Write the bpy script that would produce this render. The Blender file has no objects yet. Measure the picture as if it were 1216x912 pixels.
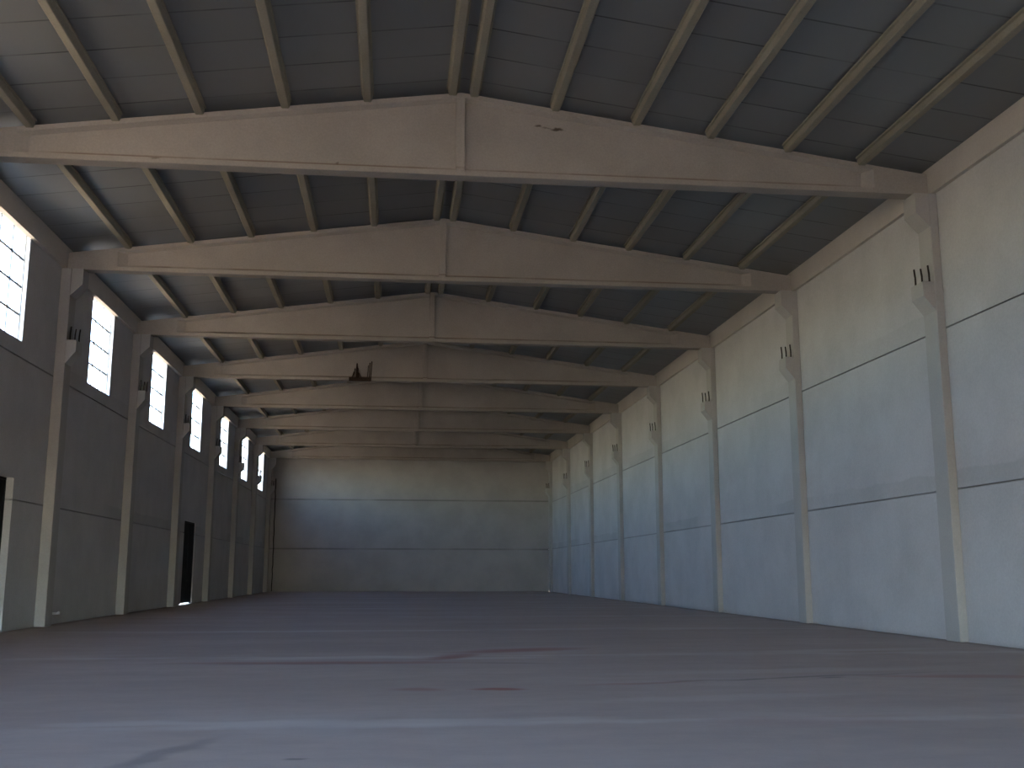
import bpy, math, random
from mathutils import Matrix, Vector

random.seed(7)
sc = bpy.context.scene
COL = sc.collection

# ------------------------------------------------------------------ dimensions (metres)
WL, WR = -9.008, 11.483            # inner faces of the long walls
FACE_L, FACE_R = -8.74, 11.295     # hall-side faces of the columns
EAVE_L, EAVE_R = -8.893, 11.384    # hall-side faces of the eave strips
XC = 1.235                         # ridge
PITCH = 0.1345
YF, YB = -3.6, 78.5                # front wall / back wall
BAY = 8.0
YBEAM, YCOL = 20.637, 20.53        # front faces of the first beam / column
ZB = 9.42                          # beam soffit
BW, CW = 0.34, 0.55                # beam width, column width
J1, J2, JT = 3.06, 6.45, 9.43      # horizontal panel joints
NB = 8
WIN = [(8.0 * k + 23.61 - 16.0, 8.0 * k + 26.06 - 16.0) for k in range(9)]   # window bays along the left wall
WZ0, WZ1 = 6.82, 9.56
DOORS = [(23.75, 26.28), (47.35, 49.95)]
DZ = 3.58

def ztop(x):
    return 11.24 - PITCH * abs(x - XC)
def zroof(x):
    return ztop(x) + 0.14

# ------------------------------------------------------------------ object helpers
def tag(o, label=None, cat=None, group=None, kind=None):
    if label: o['label'] = label
    if cat: o['category'] = cat
    if group: o['group'] = group
    if kind: o['kind'] = kind
    return o

def empty(name, loc=(0, 0, 0)):
    o = bpy.data.objects.new(name, None)
    o.empty_display_size = 0.3
    o.location = loc
    COL.objects.link(o)
    return o

class MB:
    """collects simple solids into one mesh"""
    def __init__(self):
        self.v, self.f = [], []
    def add(self, verts, faces):
        n = len(self.v)
        self.v += [tuple(p) for p in verts]
        self.f += [tuple(i + n for i in f) for f in faces]
        return self
    def box(self, x0, x1, y0, y1, z0, z1):
        return self.add([(x0, y0, z0), (x1, y0, z0), (x1, y1, z0), (x0, y1, z0),
                         (x0, y0, z1), (x1, y0, z1), (x1, y1, z1), (x0, y1, z1)],
                        [(0, 3, 2, 1), (4, 5, 6, 7), (0, 1, 5, 4), (1, 2, 6, 5), (2, 3, 7, 6), (3, 0, 4, 7)])
    def loft(self, rings):
        """rings: equal-length closed outlines; capped at both ends"""
        n = len(rings[0])
        vs = [p for r in rings for p in r]
        fs = []
        for i in range(len(rings) - 1):
            for j in range(n):
                k = (j + 1) % n
                fs.append((i * n + j, i * n + k, (i + 1) * n + k, (i + 1) * n + j))
        fs.append(tuple(range(n))[::-1])
        fs.append(tuple((len(rings) - 1) * n + j for j in range(n)))
        return self.add(vs, fs)
    def tube(self, pts, r, n=8):
        rings = []
        for i, p in enumerate(pts):
            a = Vector(pts[max(0, i - 1)]); b = Vector(pts[min(len(pts) - 1, i + 1)])
            d = (b - a).normalized()
            u = d.orthogonal().normalized() if abs(d.z) < 0.9 else (Vector((0, 1, 0)).cross(d)).normalized()
            w = d.cross(u)
            rr = r[i] if isinstance(r, (list, tuple)) else r
            rings.append([tuple(Vector(p) + (u * math.cos(t) + w * math.sin(t)) * rr)
                          for t in [2 * math.pi * k / n for k in range(n)]])
        return self.loft(rings)
    def build(self, name, mat, parent=None, smooth=False, bevel=0.0):
        me = bpy.data.meshes.new(name)
        me.from_pydata(self.v, [], self.f)
        import bmesh
        bm = bmesh.new(); bm.from_mesh(me)
        bmesh.ops.recalc_face_normals(bm, faces=bm.faces)
        if bevel:
            bmesh.ops.bevel(bm, geom=list(bm.edges), offset=bevel, segments=1, affect='EDGES', clamp_overlap=True)
        bm.to_mesh(me); bm.free()
        if smooth:
            for p in me.polygons: p.use_smooth = True
        me.materials.append(mat)
        o = bpy.data.objects.new(name, me)
        COL.objects.link(o)
        if parent is not None:
            o.parent = parent
        return o

def copy_tree(o, parent=None):
    c = o.copy()
    COL.objects.link(c)
    c.parent = parent
    for ch in list(o.children):
        copy_tree(ch, c)
    return c

# ------------------------------------------------------------------ material helpers
class NT:
    def __init__(self, name):
        self.m = bpy.data.materials.new(name)
        self.m.use_nodes = True
        self.t = self.m.node_tree
        self.b = self.t.nodes['Principled BSDF']
        self.pos = self.n('ShaderNodeNewGeometry').outputs['Position']
    def n(self, typ, **kw):
        nd = self.t.nodes.new(typ)
        for k, v in kw.items(): setattr(nd, k, v)
        return nd
    def set(self, sock, val):
        if isinstance(val, bpy.types.NodeSocket): self.t.links.new(val, sock)
        elif isinstance(val, (tuple, list)) and len(val) == 3 and sock.type == 'RGBA': sock.default_value = (*val, 1)
        else: sock.default_value = val
    def math(self, op, a, b=0.0, c=None, clamp=False):
        nd = self.n('ShaderNodeMath', operation=op, use_clamp=clamp)
        self.set(nd.inputs[0], a); self.set(nd.inputs[1], b)
        if c is not None: self.set(nd.inputs[2], c)
        return nd.outputs[0]
    def mapping(self, vec, scale=(1, 1, 1), loc=(0, 0, 0), rot=(0, 0, 0), typ='POINT'):
        nd = self.n('ShaderNodeMapping', vector_type=typ)
        self.set(nd.inputs['Vector'], vec)
        nd.inputs['Location'].default_value = loc
        nd.inputs['Rotation'].default_value = rot
        nd.inputs['Scale'].default_value = scale
        return nd.outputs[0]
    def noise(self, vec, scale, detail=4, rough=0.55, stretch=(1, 1, 1)):
        nd = self.n('ShaderNodeTexNoise')
        self.set(nd.inputs['Vector'], self.mapping(vec, stretch))
        nd.inputs['Scale'].default_value = scale
        nd.inputs['Detail'].default_value = detail
        nd.inputs['Roughness'].default_value = rough
        return nd.outputs['Fac']
    def ramp(self, f, a, b, c=0.0, d=1.0, smooth=True):
        nd = self.n('ShaderNodeMapRange', interpolation_type='SMOOTHSTEP' if smooth else 'LINEAR')
        self.set(nd.inputs['Value'], f)
        for k, v in zip(('From Min', 'From Max', 'To Min', 'To Max'), (a, b, c, d)):
            nd.inputs[k].default_value = v
        return nd.outputs[0]
    def mix(self, f, a, b, blend='MIX'):
        nd = self.n('ShaderNodeMix', data_type='RGBA', blend_type=blend)
        self.set(nd.inputs['Factor'], f)
        self.set(nd.inputs[6], a); self.set(nd.inputs[7], b)
        return nd.outputs[2]
    def sep(self, v):
        nd = self.n('ShaderNodeSeparateXYZ'); self.set(nd.inputs[0], v); return nd.outputs
    def bump(self, h, dist=0.01, strength=0.4):
        nd = self.n('ShaderNodeBump')
        nd.inputs['Distance'].default_value = dist
        nd.inputs['Strength'].default_value = strength
        self.set(nd.inputs['Height'], h)
        self.t.links.new(nd.outputs[0], self.b.inputs['Normal'])
    def blob(self, vec, cx, cy, cz, sx, sy, sz, rot=0.0):
        """soft ellipsoidal mask, 1 at the centre"""
        v = self.mapping(vec, (sx, sy, sz), (cx, cy, cz), (0, 0, rot), 'TEXTURE')
        nd = self.n('ShaderNodeVectorMath', operation='LENGTH')
        self.set(nd.inputs[0], v)
        return self.ramp(nd.outputs['Value'], 1.0, 0.25)
    def done(self, color, rough=0.9, spec=0.2):
        self.set(self.b.inputs['Base Color'], color)
        self.set(self.b.inputs['Roughness'], rough)
        self.b.inputs['Specular IOR Level'].default_value = spec
        return self.m

def concrete(name, col, var=0.12, patch=None, grain=28.0):
    t = NT(name)
    big = t.ramp(t.noise(t.pos, 0.55, 5, 0.6), 0.3, 0.7, 1 - var, 1 + var)
    fine = t.ramp(t.noise(t.pos, grain, 3, 0.6), 0.25, 0.75, 1 - var * 0.7, 1 + var * 0.7)
    f = t.math('MULTIPLY', big, fine)
    nd = t.n('ShaderNodeVectorMath', operation='SCALE')
    nd.inputs[0].default_value = col
    t.set(nd.inputs['Scale'], f)
    c = nd.outputs[0]
    if patch: c = patch(t, c)
    t.bump(t.noise(t.pos, grain * 0.8, 4, 0.65), 0.006, 0.35)
    return t.done(c, 0.92, 0.15)

def wall_patch(t, c):
    # weathered bands left above the panel joints, slightly darker than the panel
    s = t.sep(t.pos)
    wob = t.math('MULTIPLY', t.noise(t.pos, 0.8, 3), 0.25)
    for z0, h, k in ((J1, 0.22, 0.16), (J2, 0.3, 0.10)):
        a = t.math('SUBTRACT', s[2], z0)
        up = t.ramp(t.math('SUBTRACT', a, wob), h + 0.06, h)
        lo = t.ramp(a, 0.0, 0.03)
        pat = t.ramp(t.noise(t.pos, 0.16, 2), 0.42, 0.56)
        m = t.math('MULTIPLY', t.math('MULTIPLY', up, lo), t.math('MULTIPLY', pat, k))
        c = t.mix(m, c, (0.16, 0.15, 0.13))
    for z0 in (J1, J2):
        d = t.math('ABSOLUTE', t.math('SUBTRACT', s[2], z0))
        c = t.mix(t.math('MULTIPLY', t.ramp(d, 0.032, 0.016), 0.38), c, (0.07, 0.066, 0.062))
    streak = t.ramp(t.noise(t.pos, 0.6, 4, 0.6, (1, 1, 0.12)), 0.45, 0.75, 0, 0.05)
    c = t.mix(streak, c, (0.24, 0.22, 0.19))
    return c

def seam_patch(t, c):
    # dark mastic pressed into the panel joints of the end wall
    s = t.sep(t.pos)
    for z0 in (J1, 6.62):
        d = t.math('ABSOLUTE', t.math('SUBTRACT', s[2], z0))
        c = t.mix(t.math('MULTIPLY', t.ramp(d, 0.075, 0.03), t.ramp(t.noise(t.pos, 0.4, 4), 0.3, 0.6, 0.12, 0.42)), c, (0.07, 0.068, 0.066))
    return c

def beam_patch(t, c):
    # rust marks on the nearest beam
    wob = t.n('ShaderNodeVectorMath', operation='ADD')
    nz = t.n('ShaderNodeTexNoise'); nz.inputs['Scale'].default_value = 9
    t.set(nz.inputs['Vector'], t.pos)
    sc_ = t.n('ShaderNodeVectorMath', operation='SCALE'); sc_.inputs['Scale'].default_value = 0.10
    t.set(sc_.inputs[0], nz.outputs['Color'])
    t.set(wob.inputs[0], t.pos); t.set(wob.inputs[1], sc_.outputs[0])
    for x, z, w, h, k in ((2.86, 10.63, 0.10, 0.045, 0.8), (3.26, 10.57, 0.20, 0.05, 0.9), (3.04, 10.60, 0.14, 0.025, 0.5),
                          (-4.87, 9.53, 0.16, 0.05, 0.55), (-1.3, 9.62, 0.04, 0.04, 0.5)):
        m = t.blob(wob.outputs[0], x + .05, YBEAM + .1, z + .05, w, 0.6, h)
        c = t.mix(t.math('MULTIPLY', m, k), c, (0.060, 0.042, 0.026))
    # brown dirt lying along the ledge of the lower flange
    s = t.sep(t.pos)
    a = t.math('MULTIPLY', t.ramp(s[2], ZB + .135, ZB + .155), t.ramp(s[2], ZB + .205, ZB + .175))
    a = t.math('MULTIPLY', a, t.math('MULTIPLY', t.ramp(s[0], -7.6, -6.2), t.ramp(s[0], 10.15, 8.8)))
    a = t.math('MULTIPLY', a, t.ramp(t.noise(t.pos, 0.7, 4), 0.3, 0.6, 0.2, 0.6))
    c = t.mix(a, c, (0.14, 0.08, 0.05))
    return c

M = {}
M['wall'] = concrete('pale_wall_concrete', (0.49, 0.475, 0.465), 0.07, wall_patch, 22)
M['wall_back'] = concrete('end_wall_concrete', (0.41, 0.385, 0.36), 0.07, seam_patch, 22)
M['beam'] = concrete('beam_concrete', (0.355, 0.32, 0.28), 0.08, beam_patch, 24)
M['column'] = concrete('column_concrete', (0.41, 0.39, 0.365), 0.06, None, 24)
M['trim'] = concrete('eave_concrete', (0.52, 0.475, 0.42), 0.06, None, 24)
M['purlin'] = concrete('purlin_concrete', (0.29, 0.265, 0.205), 0.08, None, 24)

def m_floor():
    t = NT('dusty_concrete_floor')
    s = t.sep(t.pos)
    base = t.mix(t.ramp(t.noise(t.pos, 0.35, 6, 0.6, (0.5, 1.2, 1)), 0.3, 0.7), (0.42, 0.325, 0.285), (0.485, 0.38, 0.335))
    fine = t.ramp(t.noise(t.pos, 3.0, 6, 0.7, (0.5, 1, 1)), 0.25, 0.75, 0.0, 0.22)
    c = t.mix(fine, base, (0.23, 0.205, 0.195))
    c = t.mix(t.ramp(t.noise(t.pos, 60, 2, 0.6), 0.45, 0.8, 0, 0.18), c, (0.46, 0.44, 0.42))
    # wobbling coordinates for everything swept or spilt
    nz = t.n('ShaderNodeTexNoise'); nz.inputs['Scale'].default_value = 1.6; nz.inputs['Detail'].default_value = 5
    t.set(nz.inputs['Vector'], t.mapping(t.pos, (0.6, 1, 1)))
    sv = t.n('ShaderNodeVectorMath', operation='MULTIPLY_ADD')
    t.set(sv.inputs[0], nz.outputs['Color']); sv.inputs[1].default_value = (0.5, 0.5, 0); sv.inputs[2].default_value = (-0.25, -0.25, 0)
    ad = t.n('ShaderNodeVectorMath', operation='ADD'); t.set(ad.inputs[0], t.pos); t.set(ad.inputs[1], sv.outputs[0])
    wp = ad.outputs[0]
    ws = t.sep(wp)
    # pale dust along the slab joints, one per bay
    yy = t.math('ADD', s[1], t.math('MULTIPLY', t.math('SUBTRACT', t.noise(t.pos, 0.25, 3), 0.5), 0.5))
    d = t.math('ABSOLUTE', t.math('SUBTRACT', t.math('FRACT', t.math('DIVIDE', t.math('SUBTRACT', yy, 6.0), 8.0)), 0.5))
    d = t.math('MULTIPLY', d, 8.0)
    line = t.math('MULTIPLY', t.ramp(d, 0.22, 0.02), t.ramp(t.noise(t.pos, 0.5, 4, 0.65), 0.38, 0.66, 0.04, 0.65))
    c = t.mix(line, c, (0.60, 0.53, 0.49))
    halo = t.math('MULTIPLY', t.ramp(d, 1.1, 0.1), t.ramp(t.noise(t.pos, 0.7, 4), 0.4, 0.7, 0, 0.4))
    c = t.mix(halo, c, (0.52, 0.45, 0.42))
    pale, red, dark = (0.62, 0.55, 0.51), (0.30, 0.085, 0.065), (0.14, 0.13, 0.125)
    marks = [
        # x0, y0, x1, y1, half width, colour, strength : swept dust
        (-3.0, 10.40, -1.7, 10.35, .22, pale, .45), (-1.7, 10.25, -0.5, 10.30, .28, pale, .55),
        (-0.6, 10.12, 0.9, 10.10, .30, pale, .50), (0.7, 10.1, 2.2, 10.3, .25, pale, .30),
        (-2.6, 10.0, -0.2, 10.9, .45, pale, .20), (-2.9, 17.7, 0.7, 17.9, .28, pale, .45), (-0.4, 18.1, 0.7, 17.6, .25, pale, .45),
        (0.9, 17.4, 2.4, 17.6, .25, pale, .45), (5.0, 18.2, 10.5, 19.0, .35, pale, .30), (2.5, 14.6, 8.5, 15.2, .35, pale, .25),
        (2.0, 11.6, 5.5, 12.0, .30, pale, .22), (-7.5, 25.6, 2.5, 26.0, .35, pale, .35), (2.0, 26.4, 9.0, 26.6, .35, pale, .25),
        # red soil
        (-3.4, 17.0, 1.4, 16.75, .28, red, .50), (0.7, 17.3, 1.3, 18.4, .30, red, .55), (1.2, 18.8, 3.3, 19.6, .45, red, .55),
        (0.1, 13.1, 0.55, 12.9, .20, red, .40), (1.0, 12.95, 1.5, 12.85, .14, red, .75), (6.3, 14.0, 9.0, 13.6, .25, red, .35),
        (2.2, 13.2, 4.0, 13.6, .12, red, .30), (-7.0, 12.6, -5.0, 13.0, .4, red, .15), (3.0, 9.8, 5.0, 10.0, .4, red, .12),
        # dark wet drags and specks
        (-1.95, 7.7, -1.45, 9.45, .16, dark, .42), (2.7, 13.35, 8.0, 14.5, .07, dark, .55), (5.6, 13.75, 5.9, 13.85, .10, dark, .6),
        (-0.68, 8.32, -0.60, 8.32, .05, dark, .7), (1.0, 16.6, 2.6, 16.4, .12, dark, .4), (-4.0, 16.9, 1.0, 16.55, .10, dark, .35),
    ]
    for x0, y0, x1, y1, hw, colr, k in marks:
        L = math.hypot(x1 - x0, y1 - y0) / 2 + hw
        m = t.blob(wp, (x0 + x1) / 2, (y0 + y1) / 2, 0, L * 1.1, hw * 1.3, 5.0, math.atan2(y1 - y0, x1 - x0))
        c = t.mix(t.math('MULTIPLY', m, k), c, colr)
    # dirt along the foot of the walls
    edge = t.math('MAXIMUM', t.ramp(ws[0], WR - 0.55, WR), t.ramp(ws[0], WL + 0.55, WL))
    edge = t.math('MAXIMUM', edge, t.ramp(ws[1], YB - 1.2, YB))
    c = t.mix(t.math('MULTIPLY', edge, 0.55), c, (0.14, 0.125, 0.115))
    t.bump(t.noise(t.pos, 14, 5, 0.7), 0.01, 0.3)
    return t.done(c, 0.85, 0.25)
M['floor'] = m_floor()

def m_roof():
    t = NT('grey_coated_roof_sheet')
    s = t.sep(t.pos)
    row = t.math('FLOOR', t.math('DIVIDE', t.math('SUBTRACT', s[1], 18.09), 1.09))
    side = t.math('GREATER_THAN', s[0], XC)
    cell = t.n('ShaderNodeTexWhiteNoise', noise_dimensions='2D')
    cv = t.n('ShaderNodeCombineXYZ'); t.set(cv.inputs[0], row); t.set(cv.inputs[1], side)
    t.set(cell.inputs['Vector'], cv.outputs[0])
    c = t.mix(cell.outputs['Value'], (0.160, 0.170, 0.170), (0.190, 0.200, 0.200))
    c = t.mix(t.ramp(t.noise(t.pos, 0.5, 4), 0.4, 0.7, 0, 0.35), c, (0.18, 0.17, 0.15))
    fr = t.math('FRACT', t.math('DIVIDE', t.math('SUBTRACT', s[1], 18.09), 1.09))
    d = t.math('MULTIPLY', t.math('MINIMUM', fr, t.math('SUBTRACT', 1.0, fr)), 1.09)
    c = t.mix(t.math('MULTIPLY', t.ramp(d, 0.026, 0.014), t.ramp(t.noise(t.pos, 0.6, 3), 0.35, 0.65, 0.2, 0.85)), c, (0.018, 0.018, 0.018))
    return t.done(c, 0.40, 0.42)
M['roof'] = m_roof()

def plain(name, col, rough=0.6, spec=0.3, metal=0.0, var=0.15, scale=12):
    t = NT(name)
    c = t.mix(t.ramp(t.noise(t.pos, scale, 4), 0.3, 0.7), tuple(v * (1 - var) for v in col), tuple(min(1, v * (1 + var)) for v in col))
    t.b.inputs['Metallic'].default_value = metal
    return t.done(c, rough, spec)
M['rebar'] = plain('rusty_dark_steel', (0.035, 0.026, 0.022), 0.8, 0.2)
M['rust'] = plain('rusty_brown_steel', (0.034, 0.022, 0.015), 0.9, 0.1, var=0.35, scale=20)
M['door'] = plain('black_painted_metal', (0.006, 0.006, 0.007), 0.7, 0.15)
M['seam'] = plain('seam_black', (0.012, 0.012, 0.012), 0.7, 0.2)
M['frame'] = plain('pale_window_frame', (0.55, 0.56, 0.53), 0.6, 0.3)
M['bar'] = plain('grey_glazing_bar', (0.16, 0.17, 0.18), 0.6, 0.3)
M['pipe'] = plain('white_plastic', (0.85, 0.85, 0.82), 0.5, 0.4)
M['reveal'] = plain('pale_render', (0.60, 0.58, 0.54), 0.9, 0.1)
M['ground'] = plain('dry_sandy_ground', (0.50, 0.36, 0.235), 0.95, 0.1, scale=0.3)

def m_glass():
    t = NT('clear_window_glass')
    tr = t.n('ShaderNodeBsdfTransparent'); tr.inputs[0].default_value = (0.93, 0.94, 0.93, 1)
    gl = t.n('ShaderNodeBsdfGlossy'); gl.inputs['Roughness'].default_value = 0.05
    mx = t.n('ShaderNodeMixShader'); mx.inputs[0].default_value = 0.06
    t.t.links.new(tr.outputs[0], mx.inputs[1]); t.t.links.new(gl.outputs[0], mx.inputs[2])
    t.t.links.new(mx.outputs[0], t.t.nodes['Material Output'].inputs[0])
    t.t.nodes.remove(t.b)
    return t.m
M['glass'] = m_glass()

# ------------------------------------------------------------------ the shell
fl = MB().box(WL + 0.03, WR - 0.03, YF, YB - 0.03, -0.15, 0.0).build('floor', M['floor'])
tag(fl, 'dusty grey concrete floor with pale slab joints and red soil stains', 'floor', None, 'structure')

gb = MB()
gb.box(-90, 100, -90, 170, -0.8, -0.16)
tag(gb.build('ground', M['ground']), 'dry sandy ground outside the hall', 'ground', None, 'structure')

GAP = 0.022
def panel_bands(mb, xin, xout, ya, yb_, joints, openings):
    """panel skins with open joints, backed by a solid leaf. xin: hall face; xout: outer face"""
    sgn = 1 if xout > xin else -1
    xs = xin + 0.06 * sgn
    lv = [0.035] + [j for j in joints] + [10.02]
    for i in range(len(lv) - 1):
        z0 = lv[i] + (GAP / 2 if i else 0); z1 = lv[i + 1] - (GAP / 2 if i + 1 < len(lv) - 1 else 0)
        fill(mb, min(xin, xs), max(xin, xs), ya, yb_, z0, z1, openings)
    fill(mb, min(xs, xout), max(xs, xout), ya, yb_, -0.15, 10.02, openings)

def fill(mb, x0, x1, ya, yb_, z0, z1, openings):
    """box minus rectangular openings (y0,y1,z0,z1)"""
    ops = sorted(o for o in openings if o[3] > z0 and o[2] < z1)
    ys = sorted({ya, yb_, *[o[0] for o in ops], *[o[1] for o in ops]})
    for a, b in zip(ys[:-1], ys[1:]):
        cuts = sorted((max(o[2], z0), min(o[3], z1)) for o in ops if o[0] < b - 1e-6 and o[1] > a + 1e-6)
        z = z0
        for c0, c1 in cuts:
            if c0 > z + 1e-6: mb.box(x0, x1, a, b, z, c0)
            z = c1
        if z < z1 - 1e-6: mb.box(x0, x1, a, b, z, z1)

ops = [(a, b, WZ0, WZ1) for a, b in WIN] + [(a, b, -1, DZ) for a, b in DOORS]
mb = MB(); panel_bands(mb, WL, WL - 0.26, YF, YB + 0.3, (J1, J2), ops)
tag(mb.build('wall_left', M['wall']), 'shaded long concrete panel wall on the left with high windows and dark doors', 'wall', None, 'structure')
mb = MB(); panel_bands(mb, WR, WR + 0.26, YF, YB + 0.3, (J1, J2), [])
tag(mb.build('wall_right', M['wall']), 'long blank concrete panel wall on the right, bluish below and warm above', 'wall', None, 'structure')

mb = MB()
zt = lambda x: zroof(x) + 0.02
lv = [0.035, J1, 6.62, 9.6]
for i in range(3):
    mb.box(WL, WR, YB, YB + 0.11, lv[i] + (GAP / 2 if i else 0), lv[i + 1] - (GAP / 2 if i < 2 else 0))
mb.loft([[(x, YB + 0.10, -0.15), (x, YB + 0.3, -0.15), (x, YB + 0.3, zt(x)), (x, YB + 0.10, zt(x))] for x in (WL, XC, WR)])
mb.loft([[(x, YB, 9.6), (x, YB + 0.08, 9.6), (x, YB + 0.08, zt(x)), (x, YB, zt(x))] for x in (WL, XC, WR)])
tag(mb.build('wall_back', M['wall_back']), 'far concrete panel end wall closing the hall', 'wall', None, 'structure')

# front gable behind the viewer; unseen gateway placed and sized for the light inside
GX0, GX1, GZ = -7.2, 2.0, 5.2
mb = MB()
mb.box(WL - .26, GX0, YF - 0.3, YF, -0.15, GZ).box(GX1, WR + .26, YF - 0.3, YF, -0.15, GZ)
mb.loft([[(x, YF - 0.3, GZ), (x, YF, GZ), (x, YF, zt(x)), (x, YF - 0.3, zt(x))] for x in (WL - .26, XC, WR + .26)])
tag(mb.build('wall_front', M['wall']), 'front gable wall behind the viewer with an unseen open gateway sized for daylight', 'wall', None, 'structure')

# roof sheets: rows of panels with fine joints, carried by the purlins
mb = MB()
XA, XB = WL - 0.26, WR + 0.26
rows = []
y = 18.09 - 1.09 * 20
while y < YB + 0.3:
    rows.append((max(y, YF - 0.3), min(y + 1.09, YB + 0.3))); y += 1.09
for a, b in rows:
    for xa, xb in ((XA, XC), (XC, XB)):
        mb.loft([[(x, a, zroof(x)), (x, b, zroof(x)), (x, b, zroof(x) + 0.05), (x, a, zroof(x) + 0.05)] for x in (xa, xb)])
mb.loft([[(x, YF - 0.3, zroof(x) + 0.05), (x, YB + 0.3, zroof(x) + 0.05), (x, YB + 0.3, zroof(x) + 0.12), (x, YF - 0.3, zroof(x) + 0.12)] for x in (XA, XC, XB)])
tag(mb.build('ceiling', M['roof']), 'dark grey pitched roof sheeting in narrow rows above the purlins', 'ceiling', None, 'structure')

# eave strips
for i, (x0, x1, lab) in enumerate(((WL - .02, EAVE_L, 'concrete eave strip above the windows along the left wall'),
                                   (EAVE_R, WR + .02, 'pale concrete eave strip along the top of the right wall'))):
    xin = x1 if i == 0 else x0
    mb = MB().box(x0, x1, YF, YB, JT, zroof(xin) - 0.004)
    tag(mb.build('trim_%d' % (i + 1), M['trim']), lab, 'trim', None, 'structure')

# ------------------------------------------------------------------ windows
ordn = ['first', 'second', 'third', 'fourth', 'fifth', 'sixth', 'seventh', 'eighth', 'ninth', 'tenth']
vis = 0
for k, (a, b) in enumerate(WIN):
    root = empty('window_%d' % (k + 1), (WL - 0.1, (a + b) / 2, WZ0))
    w, h = (b - a), WZ1 - WZ0
    fr = MB()
    t_ = 0.045
    for (y0, y1, z0, z1) in ((-w/2, w/2, 0, t_), (-w/2, w/2, h - t_, h), (-w/2, -w/2 + t_, t_, h - t_), (w/2 - t_, w/2, t_, h - t_)):
        fr.box(-0.06, 0.0, y0, y1, z0, z1)
    fr.build('frame', M['frame'], root)
    br = MB()
    for i in (1, 2, 3):
        z = h * i / 4; br.box(-0.045, -0.008, -w/2 + t_, w/2 - t_, z - 0.022, z + 0.022)
    for j in (1, 2):
        y = -w/2 + w * j / 3; br.box(-0.040, -0.014, y - 0.015, y + 0.015, t_, h - t_)
        for i in (1, 2, 3):
            z = h * i / 4; br.box(-0.047, -0.004, y - 0.035, y + 0.035, z - 0.035, z + 0.035)
    br.build('glazing_bars', M['bar'], root)
    MB().box(-0.034, -0.028, -w/2 + t_ * .5, w/2 - t_ * .5, t_ * .5, h - t_ * .5).build('pane', M['glass'], root)
    # pale rendered sill and lintel lining between frame and wall face
    ln = MB()
    ln.box(0.0, 0.102, -w/2, w/2, h - 0.03, h).box(0.0, 0.102, -w/2, w/2, 0, 0.02)
    ln.box(0.0, 0.102, w/2 - 0.02, w/2, 0.02, h - 0.03).box(0.0, 0.102, -w/2, -w/2 + 0.02, 0.02, h - 0.03)
    ln.build('lining', M['reveal'], root)
    if k == 0: lab = 'high left wall window in the bay beside the viewer'
    elif k == 1: lab = 'high left wall window one bay ahead of the viewer'
    else:
        lab = 'bright gridded high window on the left wall, %s counted from the viewer' % ordn[k - 2]
    tag(root, lab, 'window', 'high windows along the left wall', 'structure')

# ------------------------------------------------------------------ doors
for k, (a, b) in enumerate(DOORS):
    root = empty('door_%d' % (k + 1), (WL - (0.2, 0.075)[k], (a + b) / 2, 0.0))
    w = b - a
    fr = MB().box(-0.05, 0.03, -w/2, -w/2 + .06, 0, DZ).box(-0.05, 0.03, w/2 - .06, w/2, 0, DZ).box(-0.05, 0.03, -w/2 + .06, w/2 - .06, DZ - .06, DZ)
    fr.build('frame', M['door'], root)
    for s in (-1, 1):
        y0, y1 = sorted((s * 0.006, s * (w/2 - .065)))
        lf = MB().box(-0.03, 0.01, y0, y1, 0.05, DZ - .065)
        for zc in (0.55, 1.75, 2.95):       # pressed panels
            lf.box(0.01, 0.018, y0 + .12, y1 - .12, zc - .45, zc + .45)
        leaf = lf.build('leaf', M['door'], root)
        MB().tube([(0.018, s * .08, 1.0), (0.06, s * .08, 1.0), (0.06, s * .20, 1.0)], 0.012).build('handle', M['rebar'], leaf)
    tag(root, ('tall black double door at the left edge of the view in its pale recess',
               'tall black double door further down the left wall, light showing under it')[k], 'door', None, 'structure')

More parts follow.
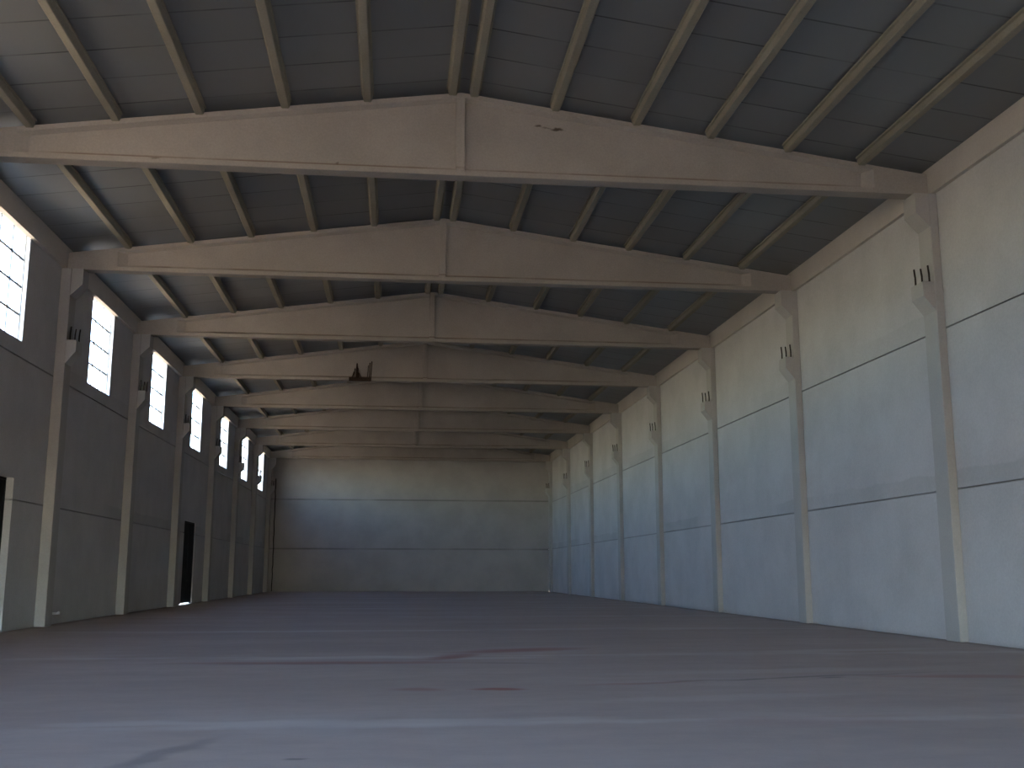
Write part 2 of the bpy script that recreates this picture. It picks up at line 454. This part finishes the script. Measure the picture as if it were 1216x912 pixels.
# ------------------------------------------------------------------ beams
def make_beam():
    root = empty('concrete_beam', (XC, YBEAM, ZB))
    def L(rings): return [[(p[0] - XC, p[1], p[2] - ZB) for p in r] for r in rings]
    wf, wb = 0.12, BW - 0.12
    xa, xb = EAVE_L + 0.004, EAVE_R - 0.03
    ea, eb = -7.60, 10.15          # where the full-width end blocks stop
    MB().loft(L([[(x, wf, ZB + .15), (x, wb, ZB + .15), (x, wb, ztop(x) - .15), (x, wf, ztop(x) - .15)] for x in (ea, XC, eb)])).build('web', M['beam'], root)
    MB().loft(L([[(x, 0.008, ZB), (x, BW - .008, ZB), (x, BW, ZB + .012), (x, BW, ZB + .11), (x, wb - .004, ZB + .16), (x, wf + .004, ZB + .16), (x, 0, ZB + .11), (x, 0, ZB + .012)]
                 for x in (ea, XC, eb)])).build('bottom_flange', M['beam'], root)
    MB().loft(L([[(x, 0, ztop(x) - .105), (x, wf + .004, ztop(x) - .165), (x, wb - .004, ztop(x) - .165), (x, BW, ztop(x) - .105), (x, BW, ztop(x)), (x, 0, ztop(x))]
                 for x in (ea, XC, eb)])).build('top_flange', M['beam'], root)
    for x0, x1, xt in ((xa, ea, ea + .25), (xb, eb, eb - .25)):
        m_ = MB().loft(L([[(x, 0, ZB), (x, BW, ZB), (x, BW, ztop(x)), (x, 0, ztop(x))] for x in (x0, x1)]))
        m_.loft(L([[(x1, 0.002, ZB + .002), (x1, BW - .002, ZB + .002), (x1, BW - .002, ztop(x1) - .002), (x1, 0.002, ztop(x1) - .002)],
                   [(xt, wf + .002, ZB + .02), (xt, wb - .002, ZB + .02), (xt, wb - .002, ztop(xt) - .02), (xt, wf + .002, ztop(xt) - .02)]]))
        m_.build('end_block', M['beam'], root)
    m_ = MB()
    for y0, y1 in ((-0.005, wf + .01), (wb - .01, BW + .005)):
        m_.box(-0.115, 0.075, y0, y1, .10, ztop(XC) - ZB - .10)
    m_.build('stiffener_rib', M['beam'], root, bevel=0.012)
    return root
proto = make_beam()
BEAM_LAB = ['nearest tapered concrete roof beam, largest, with brown rust marks right of its rib',
            'second tapered concrete roof beam counted from the viewer',
            'third tapered concrete roof beam counted from the viewer',
            'fourth tapered concrete roof beam, with rusty bars standing on its lower flange',
            'fifth tapered concrete roof beam, next beyond the one with rusty bars',
            'sixth tapered concrete roof beam, third from the far end wall',
            'seventh tapered concrete roof beam, next to last before the end wall',
            'last tapered concrete roof beam, just in front of the far end wall']
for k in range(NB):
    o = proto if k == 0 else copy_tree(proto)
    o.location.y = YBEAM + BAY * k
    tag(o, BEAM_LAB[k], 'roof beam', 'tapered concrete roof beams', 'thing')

# ------------------------------------------------------------------ columns
def make_column(side):
    s = -1 if side == 'right' else 1             # +x into the hall for the left wall
    wall, face = (WR, FACE_R) if side == 'right' else (WL, FACE_L)
    root = empty('concrete_column', (wall, YCOL, 0))
    d = abs(face - wall)
    def bx(mb, a, b, y0, y1, z0, z1): mb.box(min(s*a, s*b), max(s*a, s*b), y0, y1, z0, z1)
    m_ = MB(); bx(m_, -0.0, d, 0, CW, 0, ZB - .002)
    m_.build('shaft', M['column'], root, bevel=0.012)
    def corbel(name, out, zt_, zv, zb_):
        out_ = [(s * (d - .01), zb_), (s * (d + out), zv), (s * (d + out), zt_), (s * (d - .01), zt_)]
        c = MB().loft([[(x, y, z) for x, z in out_] for y in (0.012, CW - .012)])
        return c.build(name, M['column'], root)
    corbel('bearing_corbel', .30, ZB - .004, 8.98, 8.66)
    cb = corbel('crane_corbel', .25, 7.45, 7.14, 6.80)
    for i, (dx, dy) in enumerate(((.19, .44), (.13, .27), (.055, .10))):
        MB().tube([(s*(d + dx), dy, 7.42), (s*(d + dx), dy, 7.64), (s*(d + dx + .012), dy + .01, 7.83 - .03 * (i % 2))], 0.02).build('rebar', M['rebar'], cb)
    return root
side_txt = {'left': 'shaded concrete column against the left wall, %s', 'right': 'pale concrete column against the right wall, %s'}
beam_txt = ['under the nearest roof beam', 'under the second roof beam', 'under the third roof beam', 'under the fourth roof beam',
            'under the fifth roof beam', 'under the sixth roof beam', 'under the seventh roof beam', 'at the far end wall corner']
for side in ('left', 'right'):
    pr = None
    for k in range(NB):
        if side == 'left' and k == 0: continue       # outside the view
        o = make_column(side) if pr is None else copy_tree(pr)
        pr = pr or o
        o.location.y = YCOL + BAY * k
        tag(o, side_txt[side] % beam_txt[k], 'column', 'concrete columns along the %s wall' % side, 'thing')

# ------------------------------------------------------------------ purlins
PX = {('left', 1): 1.045, ('left', 2): -0.715, ('left', 3): -2.38, ('left', 4): -4.08, ('left', 5): -5.70, ('left', 6): -7.34,
      ('right', 1): 1.50, ('right', 2): 3.215, ('right', 3): 4.945, ('right', 4): 6.555, ('right', 5): 8.255, ('right', 6): 9.89}
# purlins wholly behind nearer beams are left out
HIDDEN = ({(s_, 1, k) for s_ in ('left', 'right') for k in (4, 5, 6, 7)} | {(s_, 2, k) for s_ in ('left', 'right') for k in (5, 6, 7)}
          | {(s_, 3, k) for s_ in ('left', 'right') for k in (5, 6, 7)} | {(s_, 4, k) for s_ in ('left', 'right') for k in (6, 7)}
          | {('right', 2, 4)})
def make_purlin(x):
    root_y = YBEAM - BAY
    zb_ = ztop(x) - 0.05
    prof = [(-.065, 0), (.065, 0), (.08, .015), (.105, .112), (.06, .122), (.13, .140), (.13, .30), (-.13, .30), (-.13, .140), (-.06, .122), (-.105, .112), (-.08, .015)]
    lo = min(zroof(x - .13), zroof(x + .13)) - zb_ + .004
    # clip the section at the sheeting
    prof = [(px, min(pz, lo)) for px, pz in prof]
    seen, pp = set(), []
    for q in prof:
        if q not in seen: seen.add(q); pp.append(q)
    o = MB().loft([[(px, yy, pz) for px, pz in pp] for yy in (BW + 0.003, BAY - 0.003)]).build('roof_purlin', M['purlin'])
    o.location = (x, root_y, zb_)
    return o
where = ['in front of the nearest beam', 'between first and second beams', 'between second and third beams', 'between third and fourth beams',
         'between fourth and fifth beams', 'between fifth and sixth beams', 'between sixth and seventh beams', 'between the last two beams']
for (side, n), x in PX.items():
    pr = None
    for k in range(NB):
        if (side, n, k) in HIDDEN: continue
        o = make_purlin(x) if pr is None else pr.copy()
        if pr is not None: COL.objects.link(o)
        pr = pr or o
        o.location.y = YBEAM + BAY * (k - 1)
        tag(o, 'concrete roof purlin, %s %s of the ridge, %s' % (ordn[n - 1], side, where[k]), 'purlin', 'concrete purlins under the roof sheets', 'thing')

# ------------------------------------------------------------------ small things
root = empty('rusty_bars', (-1.55, YBEAM + 24 - 0.014, ZB + .02))
MB().box(-.47, .47, -.05, -.002, -.06, .10).box(-.40, .20, -.07, -.05, -.02, .06).build('base_bar', M['rust'], root, bevel=0.01)
for x0, x1, z1, r in ((-.36, -.26, .34, .022), (-.28, -.22, .48, .024), (-.18, -.14, .70, .03), (-.14, -.14, .60, .035), (-.08, -.10, .50, .022),
                      (-.02, -.12, .42, .022), (.06, -.06, .30, .02), (.38, .40, .74, .024), (.44, .48, .80, .024), (.30, .34, .62, .018)):
    MB().tube([(x0, -.03, .05), ((x0 + x1) / 2 + .005, -.034, z1 * .55), (x1, -.03, z1)], r, 7).build('upright_bar', M['rust'], root)
tag(root, 'clump of rusty brown steel bars on the lower flange of the fourth beam', 'rusty bars', None, 'thing')

pts = []  # dark wavy tube added in place of the shadowy gap in this corner
for i in range(27):
    z = 8.1 - i * 0.31
    pts.append((WL + 0.40 + 0.012 * math.sin(i * 1.7) + random.uniform(-.012, .012), YB - 0.05 + 0.01 * math.cos(i * 2.3), max(z, 0.03)))
tag(MB().tube(pts, 0.032, 8).build('corner_seam', M['seam']), 'thin dark strip standing in for the gap down the far left corner', 'seam', None, 'thing')

pr_ = empty('pipe_stub', (WL, 29.95, 0.28))
MB().tube([(0, 0, 0), (0.10, 0, 0), (0.16, 0, 0.01)], 0.035, 12).build('pipe', M['pipe'], pr_, True)
MB().tube([(0.15, 0, 0.01), (0.19, 0, 0.012)], 0.045, 12).build('cap', M['pipe'], pr_)
tag(pr_, 'small white pipe stub low on the left wall beside the nearest visible column', 'pipe', None, 'thing')

# ------------------------------------------------------------------ light
SUN_EL, SUN_AZ = math.radians(45), math.radians(42)      # sun stands to the right and beyond the far end
w = bpy.data.worlds.new('sky'); sc.world = w; w.use_nodes = True
nt = w.node_tree
bg = nt.nodes['Background']
sky = nt.nodes.new('ShaderNodeTexSky')
sky.sky_type = 'NISHITA'
sky.sun_disc = False
sky.sun_elevation = SUN_EL
sky.sun_rotation = SUN_AZ
sky.air_density = 1.3; sky.dust_density = 0.4; sky.ozone_density = 3.0
tint = nt.nodes.new('ShaderNodeMix'); tint.data_type = 'RGBA'; tint.blend_type = 'MULTIPLY'
tint.inputs['Factor'].default_value = 1.0
tint.inputs[7].default_value = (0.95, 0.97, 1.09, 1)      # deep clear blue sky
nt.links.new(sky.outputs[0], tint.inputs[6])
nt.links.new(tint.outputs[2], bg.inputs[0])
bg.inputs[1].default_value = 0.35

sd = bpy.data.lights.new('sun', 'SUN')
sd.energy = 7.0; sd.angle = math.radians(0.6); sd.color = (1.0, 0.93, 0.82)
so = bpy.data.objects.new('sun', sd); COL.objects.link(so)
dvec = Vector((math.sin(SUN_AZ) * math.cos(SUN_EL), math.cos(SUN_AZ) * math.cos(SUN_EL), math.sin(SUN_EL)))
so.rotation_euler = dvec.to_track_quat('Z', 'Y').to_euler()
so.location = (60, 60, 60)

# ------------------------------------------------------------------ camera
F_PX, YAW, PIT, ROL, CH = 1252.9, 0.110623, 0.177009, 0.000783, 1.3593
fw = Vector((math.sin(YAW) * math.cos(PIT), math.cos(YAW) * math.cos(PIT), math.sin(PIT)))
r = Vector((math.cos(YAW), -math.sin(YAW), 0)); u = r.cross(fw)
r2 = r * math.cos(ROL) + u * math.sin(ROL); u2 = -r * math.sin(ROL) + u * math.cos(ROL)
cd = bpy.data.cameras.new('camera')
cd.sensor_width = 36.0; cd.sensor_fit = 'HORIZONTAL'
cd.lens = 36.0 * F_PX / 1216.0
cd.clip_end = 500
cam = bpy.data.objects.new('camera', cd); COL.objects.link(cam)
mat = Matrix((r2, u2, -fw)).transposed().to_4x4()
mat.translation = Vector((0, 0, CH))
cam.matrix_world = mat
sc.camera = cam

sc.view_settings.view_transform = 'Standard'
sc.view_settings.look = 'None'
sc.view_settings.gamma = 1.0
sc.view_settings.use_curve_mapping = False
sc.view_settings.exposure = 3.45
sc.cycles.use_denoising = True
sc.cycles.max_bounces = 10
sc.cycles.diffuse_bounces = 7
sc.cycles.transparent_max_bounces = 12
sc.cycles.sample_clamp_indirect = 6.0
